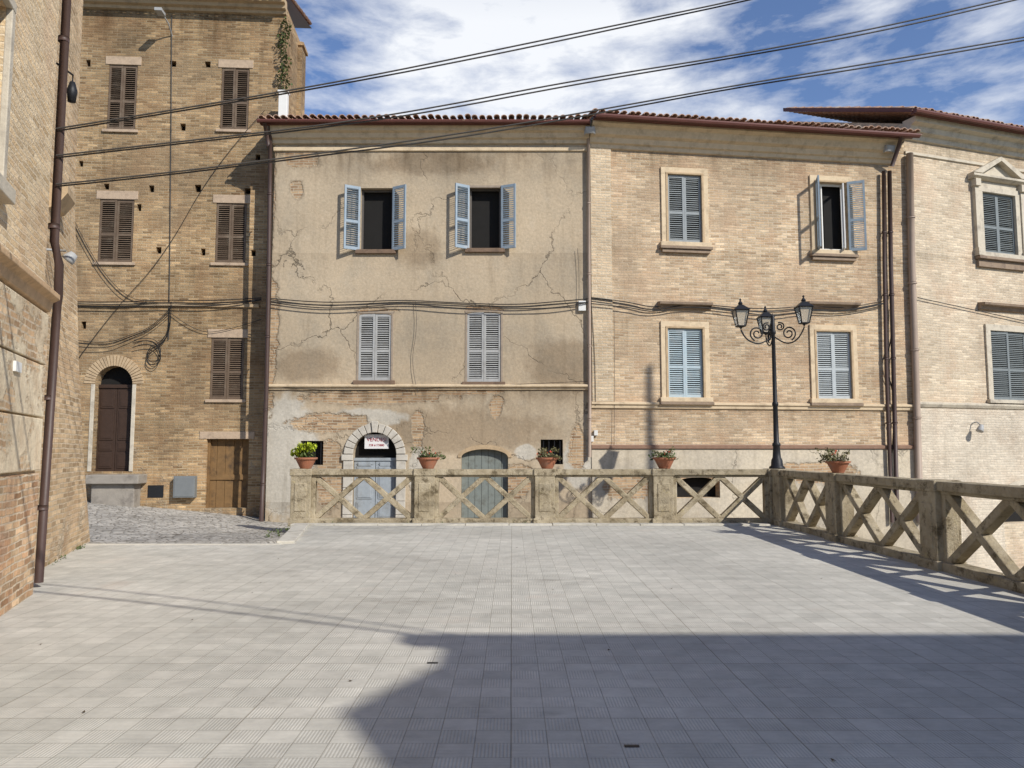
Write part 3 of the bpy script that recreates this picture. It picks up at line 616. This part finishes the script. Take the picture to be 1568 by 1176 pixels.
col=t.mix((.38,.355,.31),(.62,.58,.51),cc); col=t.mix((.16,.14,.11),col,t.rng(dd,.01,.09)); col=weather(t,P,col,.4)
t.bump(t.rng(dd,0,.2),.6,.03); m_sett=t.out(col,.8)
m_ground=plain('dry_ground',(.16,.15,.09),.95,.3,.6,.5,c2=(.10,.12,.05))
xs=[-3000,-300,-60,-30]+[-20+i*.5 for i in range(100)]+[40,60,300,3000]; ys=[-3000,-300,-40]+[-12+i for i in range(22)]+[10.5+i*.5 for i in range(45)]+[40,300,3000]
sheet('ground',sorted(set(xs)),sorted(set(ys)),-.06,m_ground)
sheet('street',[-22+i*.4 for i in range(140)],[12.8+i*.4 for i in range(30)],0,m_sett)
t=T('ribbed_square_paving'); P=t.obj(); x,y,z=t.sep(P)
uv=t.com(x,y,0.0); S=.2
uvw=t.vm('ADD',uv,t.vm('MULTIPLY',t.noise(P,1.2,2,.5,'Color'),(.012,.012,0)))
col,fac=t.brick(uvw,S,S,.0035,(.505,.485,.43),(.55,.53,.47),(.37,.35,.30),.0,.3)
one,_=t.brick(t.vm('ADD',uvw,(S*31,S*17,0)),S,S,.0,(.93,.93,.92),(1.06,1.05,1.04),(1,1,1),.0,.3)
col=t.mix(col,one,.8,'MULTIPLY')
big,bf=t.brick(t.vm('ADD',uvw,(.0,.0,0)),1.6,1.2,.007,(.96,.96,.95),(1.04,1.03,1.02),(.78,.76,.72),.0,.3)
col=t.mix(col,big,.7,'MULTIPLY')
ribs=t.math('SINE',t.math('MULTIPLY',x,2*math.pi/.02)); ribs2=t.math('SINE',t.math('MULTIPLY',y,2*math.pi/.02))
ch=t.n('ShaderNodeTexChecker'); t.put(ch.inputs['Vector'],t.vm('ADD',uv,(0,0,.05))); t.put(ch.inputs['Scale'],1/S); t.put(ch.inputs['Color1'],(0,0,0)); t.put(ch.inputs['Color2'],(1,1,1))
rb=t.mix(t.com(ribs,ribs,ribs),t.com(ribs2,ribs2,ribs2),ch.outputs['Fac']); rb=t.sep(rb)[0]
wear=t.rng(t.noise(P,1.1,5,.65),.35,.65,.35,1.0)
dk=t.rng(rb,-1,.2,.74,1.03); col=t.mix(col,t.mix(col,t.com(dk,dk,dk),1.0,'MULTIPLY'),wear)
p1=t.rng(t.noise(P,.28,6,.6),.35,.65,.82,1.10); col=t.mix(col,t.com(p1,p1,p1),1.0,'MULTIPLY')
p2=t.rng(t.noise(P,3.5,7,.75),.3,.7,.82,1.12); col=t.mix(col,t.com(p2,p2,p2),1.0,'MULTIPLY')
col=t.mix(col,(.55,.46,.38),t.rng(t.noise(P,.9,3,.5),.64,.74,0,.35))
col=t.mix(col,sc((.40,.37,.31),.6),t.rng(t.noise(t.com(t.math('MULTIPLY',x,.6),y,0.0),.8,8,.75),.56,.68,0,.5))
t.bump(t.math('SUBTRACT',t.math('MULTIPLY',rb,.4),t.math('MULTIPLY',fac,1.5)),.4,.005); m_pave=t.out(col,.85,spec=.15)
BY=17.2; BXR=5.85
mb=MB(); mb.poly((-10,-14,0),(BXR+.15,-14,0),(BXR+.15,13.4,0),(-10,13.4,0)); mb.poly((-3.9,13.4,0),(BXR+.15,13.4,0),(BXR+.15,BY+.2,0),(-4.55,BY+.2,0)); mb.obj('plaza_pavement',m_pave)
mb=MB(); m_ret=brick_mat('retaining_wall_brick',(.36,.26,.16),(.50,.39,.26),(.46,.39,.28),k=.4)
mb.box(-4.6,BXR+.25,BY+.205,BY+.45,-6,-.003); mb.box(BXR+.152,BXR+.4,-14,BY+.2,-7,-.003); mb.obj('retaining_wall',m_ret)
mb=MB(); 
def kerb(p,q,w=.22,h=.045,z=-.12):
    p=Vector(p);q=Vector(q); n=max(1,int((q-p).length/.9)); d=(q-p)/n; s=Vector((-d.y,d.x)).normalized()*w/2
    for i in range(n):
        a=p+d*(i+.006); b=p+d*(i+.994); v=[a-s,b-s,b+s,a+s]; hh=h+U(-.004,.004)
        mb.add([(k.x,k.y,z) for k in v]+[(k.x,k.y,hh) for k in v],[(3,2,1,0),(4,5,6,7),(0,1,5,4),(1,2,6,5),(2,3,7,6),(3,0,4,7)])
kerb((-10,13.42),(-3.95,13.42),.16,.012); kerb((-3.9,13.5),(-4.5,BY-.4),.3,.05); kerb((-4.75,BY-.32),(BXR-.3,BY-.32),.3,.035)
mb.obj('kerb',m_kerb,None,.012)
# ------------------------------------------------------------ balustrades
def balustrade(F,piers,nx,H=1.19,d=.26):
    mb=MB()
    for i,p in enumerate(piers):
        pw=.22; mb.box(p-pw,p+pw,-.17,.17,-.05,H-.135); mb.box(p-pw-.035,p+pw+.035,-.2,.2,-.04,.13); mb.box(p-pw-.02,p+pw+.02,-.19,.19,H-.14,H+.012)
        mb.box(p-pw*.6,p+pw*.6,-.185,0,.28,H-.3)
    for a,b in zip(piers,piers[1:]):
        a+=.223;b-=.223
        mb.box(a-.02,b+.02,-d/2-.02,d/2+.02,H-.125,H); mb.box(a,b,-.1,.1,H-.17,H-.12); mb.box(a,b,-.13,.13,-.02,.12)
        mb.box(a-.01,a+.08,-.085,.085,.1,H-.16); mb.box(b-.08,b+.01,-.085,.085,.1,H-.16)
        a+=.05;b-=.05; w=(b-a)/nx; z0=.10;z1=H-.15
        for k in range(nx):
            l=a+k*w; r=l+w; L=math.hypot(w,z1-z0); an=math.atan2(z1-z0,w)
            c=((l+r)/2,0,(z0+z1)/2)
            mb.obox(c,(L+.04,.15,.115),Matrix.Rotation(-an,3,'Y')); mb.obox(c,(L+.04,.142,.115),Matrix.Rotation(an,3,'Y'))
        for k in range(1,nx):
            for zz_ in(z0+.02,z1-.02): mb.box(a+k*w-.09,a+k*w+.09,-.078,.078,zz_-.06,zz_+.06)
    mb.obj('stone_lattice',m_bal,F.e,.014)
FBf=Frame('stone_balustrade',0,BY,0.0)
pf=[FBf.at(q,760)[0] for q in(463,651,834,1014)]+[BXR]
balustrade(FBf,pf,2)
FBr=Frame('stone_balustrade',BXR,BY,-math.pi/2)
balustrade(FBr,[0.42,3.25,6.5,9.75,13.0],2)
# ------------------------------------------------------------ potted plants
def pot(loc,kind,s=1):
    e=empty('potted_plant',loc,U(0,3)); mb=MB(); k=s
    mb.lathe([(.001,0),(.12*k,0),(.13*k,.02),(.22*k,.2*k),(.25*k,.205*k),(.255*k,.245*k),(.225*k,.245*k),(.2*k,.2*k),(.001,.2*k)],n=28); mb.obj('bowl',m_pot,e)
    mb=MB(); mb.lathe([(.001,.215*k),(.218*k,.212*k)],n=20); mb.obj('soil',m_soil,e)
    mb=MB()
    if kind=='lime':
        for _ in range(9): leaves(mb,(U(-.18,.18),U(-.18,.18),U(.28,.48)),(.12,.12,.1),110,.075)
        mb.obj('foliage',m_lime,e); mb=MB(); leaves(mb,(0,0,.3),(.22,.2,.12),200,.08); mb.obj('lower_leaves',m_leaf,e)
    else:
        st=MB()
        for _ in range(26):
            a=U(0,6.28); r=U(.1,.36); h=U(.0,.24); tip=(r*math.cos(a),r*math.sin(a),.2*k+h); st.tube([(r*.2*math.cos(a),r*.2*math.sin(a),.2*k),(tip[0]*.6,tip[1]*.6,.2*k+h*.9+.03),tip],.006,4)
            leaves(mb,tip,(.07,.07,.05),20,.05)
        leaves(mb,(0,0,.27),(.2,.18,.07),160,.055)
        st.obj('stems',m_dry,e); mb.obj('foliage',m_leaf if kind=='green' else m_dry,e)
        mb=MB()
        for _ in range(5): leaves(mb,(U(-.25,.25),U(-.2,.2),U(.3,.40)),(.03,.03,.03),9,.04)
        mb.obj('flowers',m_red,e)
for p,kd in zip(pf[:4],('lime','green','dry','green')): pot((p+.06,BY,1.205),kd)
pot((BXR,BY-3.25,1.205),'dry',.85)
# ------------------------------------------------------------ street lamp
e=empty('street_lamp',(BXR+.02,BY+.02,1.19)); mb=MB()
mb.lathe([(.001,0),(.17,0),(.17,.05),(.13,.08),(.12,.2),(.09,.26),(.075,.5),(.09,.52),(.09,.56),(.06,.6),(.052,1.4),(.068,1.42),(.068,1.46),(.048,1.5),(.04,3.0),(.06,3.03),(.06,3.08),(.045,3.12),(.04,3.4),(.001,3.5)],n=16); mb.obj('post',m_iron,e,smooth=True)
arms=[];gl=MB();fr=MB()
def lantern(c):
    x,y,z=c; b,tp,h=.085,.15,.36
    lo=[(x+sx*b,y+sy*b,z) for sx,sy in((-1,-1),(1,-1),(1,1),(-1,1))]; hi=[(x+sx*tp,y+sy*tp,z+h) for sx,sy in((-1,-1),(1,-1),(1,1),(-1,1))]
    gl.add([*lo,*hi],[(0,1,5,4),(1,2,6,5),(2,3,7,6),(3,0,4,7)])
    for i in range(4):
        fr.tube([lo[i],hi[i]],.014,6); fr.tube([lo[i],lo[(i+1)%4]],.014,6); fr.tube([hi[i],hi[(i+1)%4]],.017,6)
    t1=tp+.025; fr.add([(x-t1,y-t1,z+h),(x+t1,y-t1,z+h),(x+t1,y+t1,z+h),(x-t1,y+t1,z+h),(x-.05,y-.05,z+h+.12),(x+.05,y-.05,z+h+.12),(x+.05,y+.05,z+h+.12),(x-.05,y+.05,z+h+.12)],[(0,1,5,4),(1,2,6,5),(2,3,7,6),(3,0,4,7),(4,5,6,7),(3,2,1,0)])
    fr.lathe([(.04,.12),(.055,.155),(.025,.2),(.015,.22),(.028,.24),(.001,.28)],(x,y,z+h),10); fr.lathe([(.001,-.08),(.025,-.04),(.085,0),(.001,.01)],(x,y,z),8)
for th,L,dz in((188,.76,0),(88,.55,-.05),(-20,.66,.05)):
    a=math.radians(th); ux,uy=math.cos(a),math.sin(a)
    arms.append([(ux*r*L/.72,uy*r*L/.72,z) for r,z in((.04,2.95),(.25,2.78),(.5,2.82),(.66,2.95+dz),(.72,3.1+dz))])
    sp=[]
    for i in range(22):
        tt=i/21; ra=.17*(1-tt*.75); q=tt*3.3*math.pi-1.2; rr_=(.36+ra*math.cos(q))*L/.72; sp.append((ux*rr_,uy*rr_,3.02+ra*math.sin(q)))
    arms.append(sp)
    sp=[]
    for i in range(16):
        tt=i/15; ra=.10*(1-tt*.7); q=-tt*3*math.pi+2; rr_=.15+ra*math.cos(q); sp.append((ux*rr_,uy*rr_,3.18+ra*math.sin(q)))
    arms.append(sp)
    lantern((ux*L,uy*L,3.18+dz))
gl.obj('lantern_glass',m_glass,e); fr.obj('lantern_frames',m_iron,e); curve('scroll_arms',arms,.017,m_iron,e)
# ------------------------------------------------------------ facade cables
def fc(F,name,pts,r,mat,strands=1,off=.07):
    L=[]
    for s in range(strands):
        ln=[]
        for px,py in pts:
            x,z=F.at(px,py+s*U(2,5),off+s*.03); ln.append((x,-off-s*.03,z+U(-.02,.02)))
        L.append(ln)
    curve(name,L,r,mat,F.e)
fc(FA,'facade_cables',[(414,457),(480,464),(560,462),(620,460),(700,464),(790,467),(860,462),(900,458)],.014,m_black,3)
fc(FA,'thin_wires',[(414,592),(500,600),(620,597),(760,590),(900,584)],.007,m_black,1)
fc(FA,'thin_wires',[(640,600),(628,560),(640,500),(636,462)],.006,m_gcable,1)
fc(FA,'thin_wires',[(886,470),(888,420),(884,380)],.006,m_gcable,1)
fc(FB,'facade_cables',[(905,455),(960,462),(1000,472),(1050,462),(1120,470),(1180,474),(1240,468),(1300,474),(1355,460)],.014,m_black,3)
fc(FB,'thin_wires',[(905,460),(912,540),(912,620)],.007,m_black,1)
fc(FB,'thin_wires',[(940,470),(942,560),(940,700)],.005,m_gcable,1)
fc(FB,'hanging_wires',[(1366,470),(1366,520),(1352,560),(1372,600),(1366,690)],.01,m_black,2)
fc(FC,'facade_cables',[(1405,455),(1470,470),(1568,492),(1700,520)],.012,m_black,1)
fc(FD,'facade_cables',[(112,462),(180,464),(250,458),(330,462),(400,455)],.014,m_black,3)
fc(FD,'sagging_wires',[(112,520),(160,528),(200,512),(235,500),(262,470)],.009,m_black,3)
fc(FD,'sagging_wires',[(118,552),(170,480),(250,395),(330,250),(405,170)],.008,m_black,1)
fc(FD,'sagging_wires',[(110,330),(175,470),(225,458)],.008,m_black,2)
fc(FD,'cable_coil',[(205,522),(222,516),(242,522),(248,542),(236,558),(224,550),(228,532),(246,524),(262,500),(262,462)],.010,m_black,3)
fc(FD,'sagging_wires',[(262,480),(300,510),(350,505),(400,490)],.008,m_black,1)
# ------------------------------------------------------------ overhead cables + pole
FK=Frame('k',-5.42,8.85,math.atan2(1.1,20.4),make=False)
def oc(pts,r=.0095):
    L=[]
    for s in range(2):
        ln=[]
        for px,py in pts: x,z=FK.at(px,py+s*(3.5+1.5*math.sin(px*.01))*(1 if px>300 else .4)); ln.append(tuple(FK.w(x,s*.03,z)))
        L.append(ln)
    x,z=FK.at(*pts[-1]); end=(14.9,9.95,z+.12*(14.9-x))
    for ln in L: ln.append(end)
    curve('overhead_cable',L,r,m_gcable)
oc([(86,197),(300,163),(560,118),(800,68),(1000,27),(1150,-4),(1500,-90)])
oc([(86,238),(300,214),(480,194),(660,166),(880,123),(1130,84),(1350,42),(1568,-8),(1640,-25)])
oc([(86,282),(250,266),(450,240),(700,206),(930,166),(1130,130),(1320,99),(1568,57),(1640,45)])
curve('overhead_cable',[(-4.1,5.5,5),(-1,4,5.3),(3,1.9,6.1),(8.6,-2,8.3)],.026,m_gcable)
curve('overhead_cable',[(-4.1,5.65,5.1),(-1,4.25,5.55),(3,2.15,6.4),(8.6,-2,8.6)],.018,m_gcable)
mb=MB(); mb.tube([(15,10,-5),(15,10,15)],[.16,.1],12); mb.box(14.3,15.7,9.93,10.07,10.5,10.65); mb.obj('utility_pole',m_gcable)
# ------------------------------------------------------------ small things at tower base
mb=MB()
s=FD.rect(133,214,727,741,.5); mb.box(s[0],s[1],-.6,0,s[2],s[3]); s2=FD.rect(140,206,741,790,.4); mb.box(s2[0],s2[1],-.45,0,-.4,s[2]+.003)
mb.obj('stone_step',plain('grey_step_stone',(.28,.25,.21),.9,.3,5,.5,c2=(.15,.13,.11)),FD.e,.02)
mb=MB(); s=FD.rect(266,299,729,762,.15); mb.box(s[0],s[1],-.2,0,s[2],s[3]); mb.box(s[0]+.03,s[1]-.03,-.21,-.19,s[2]+.03,s[3]-.03); mb.obj('meter_box',plain('grey_meter_box',(.17,.18,.18),.6,.2,5,.2),FD.e,.01)
mb=MB(); s=FD.rect(226,250,743,762,.02); mb.box(s[0],s[1],-.012,.02,s[2],s[3]); mb.obj('cellar_vent',m_iron,FD.e)
mb=MB()
for i in range(9): leaves(mb,(-4.75+U(-.1,.1),15.5+i*.18,-.06),(.12,.12,.07),26,.05)
for i in range(12): q=FE2.w(U(.2,3),-.05,0); leaves(mb,(q.x,q.y,.02),(.06,.05,.03),14,.03)
for i in range(14): leaves(mb,(U(-4,5),BY-.17,.04),(.06,.03,.03),14,.03)
mb.obj('weeds',m_leaf)
mb=MB()
for _ in range(28):
    x=U(-4.5,5.5);y=U(4,16.5); s_=U(.008,.025); a=U(0,6); mb.poly(*[(x+s_*math.cos(a+k*1.57)*(1 if k%2 else .5),y+s_*math.sin(a+k*1.57)*(1 if k%2 else .5),.006+.006*(k%2)) for k in range(4)])
mb.obj('fallen_leaves',plain('brown_dead_leaf',(.07,.045,.02),.9,.3,9,0))
mb=MB()
for x,y in((.65,4.35),(-.6,6.0)): mb.box(x-.04,x+.04,y-.015,y+.015,.001,.005)
mb.obj('drain_slots',m_iron)
# ------------------------------------------------------------ world + sun + camera
EL=math.radians(35); w=bpy.data.worlds.new('World'); SC.world=w; w.use_nodes=True; nt=w.node_tree; nt.nodes.clear(); t=T('',nt)
sky=t.n('ShaderNodeTexSky',sky_type='NISHITA'); sky.sun_disc=False; sky.sun_elevation=EL; sky.sun_rotation=math.radians(135); sky.altitude=200; sky.air_density=1; sky.dust_density=.3; sky.ozone_density=1.0
b1=t.n('ShaderNodeBackground'); t.put(b1.inputs[0],t.mix(sky.outputs[0],(.92,1.0,1.22),1.0,'MULTIPLY')); b1.inputs[1].default_value=.12
b2=t.n('ShaderNodeBackground'); b2.inputs[0].default_value=(.95,.97,1,1); b2.inputs[1].default_value=1.05
G=t.n('ShaderNodeTexCoord').outputs['Generated']; x,y,z=t.sep(G)
pv=t.vm('MULTIPLY',G,(2.2,1.0,4.2)); pv=t.vm('ADD',pv,(3.1,0,1.7))
n1=t.noise(pv,1.1,4,.5); n2=t.noise(t.vm('MULTIPLY',pv,(1,1,1.5)),4.5,8,.6,dist=.15)
cov=t.math('ADD',t.math('MULTIPLY',n1,.75),t.math('MULTIPLY',n2,.5))
cov=t.math('SUBTRACT',cov,t.math('MULTIPLY',t.math('ABSOLUTE',t.math('ADD',x,.05)),.16))
mask=t.rng(cov,.50,.70,0.0,.92)
mask=t.math('MULTIPLY',mask,t.rng(y,.2,.75,.0,1.0)); mask=t.math('MULTIPLY',mask,t.rng(z,.75,.5,.0,1.0))
ms=t.n('ShaderNodeMixShader'); t.put(ms.inputs[0],mask); nt.links.new(b1.outputs[0],ms.inputs[1]); nt.links.new(b2.outputs[0],ms.inputs[2])
ow=t.n('ShaderNodeOutputWorld'); nt.links.new(ms.outputs[0],ow.inputs[0])
sl=bpy.data.lights.new('sun','SUN'); sl.energy=5; sl.angle=math.radians(.53); sl.color=(1,.96,.89); so=bpy.data.objects.new('sun',sl); SC.collection.objects.link(so)
ce=math.cos(EL); Ld=Vector((-math.sin(math.radians(45))*ce,math.cos(math.radians(45))*ce,-math.sin(EL))); so.rotation_euler=Ld.to_track_quat('-Z','Y').to_euler(); so.location=(20,-20,30)
cd=bpy.data.cameras.new('camera'); cd.sensor_width=36; cd.lens=36*FPX/1568; cd.clip_end=8000; co=bpy.data.objects.new('camera',cd); SC.collection.objects.link(co)
co.location=CAM; co.rotation_euler=(math.pi/2+PITCH,0,0); SC.camera=co
SC.view_settings.view_transform='Standard'; SC.view_settings.look='None'; SC.view_settings.exposure=0
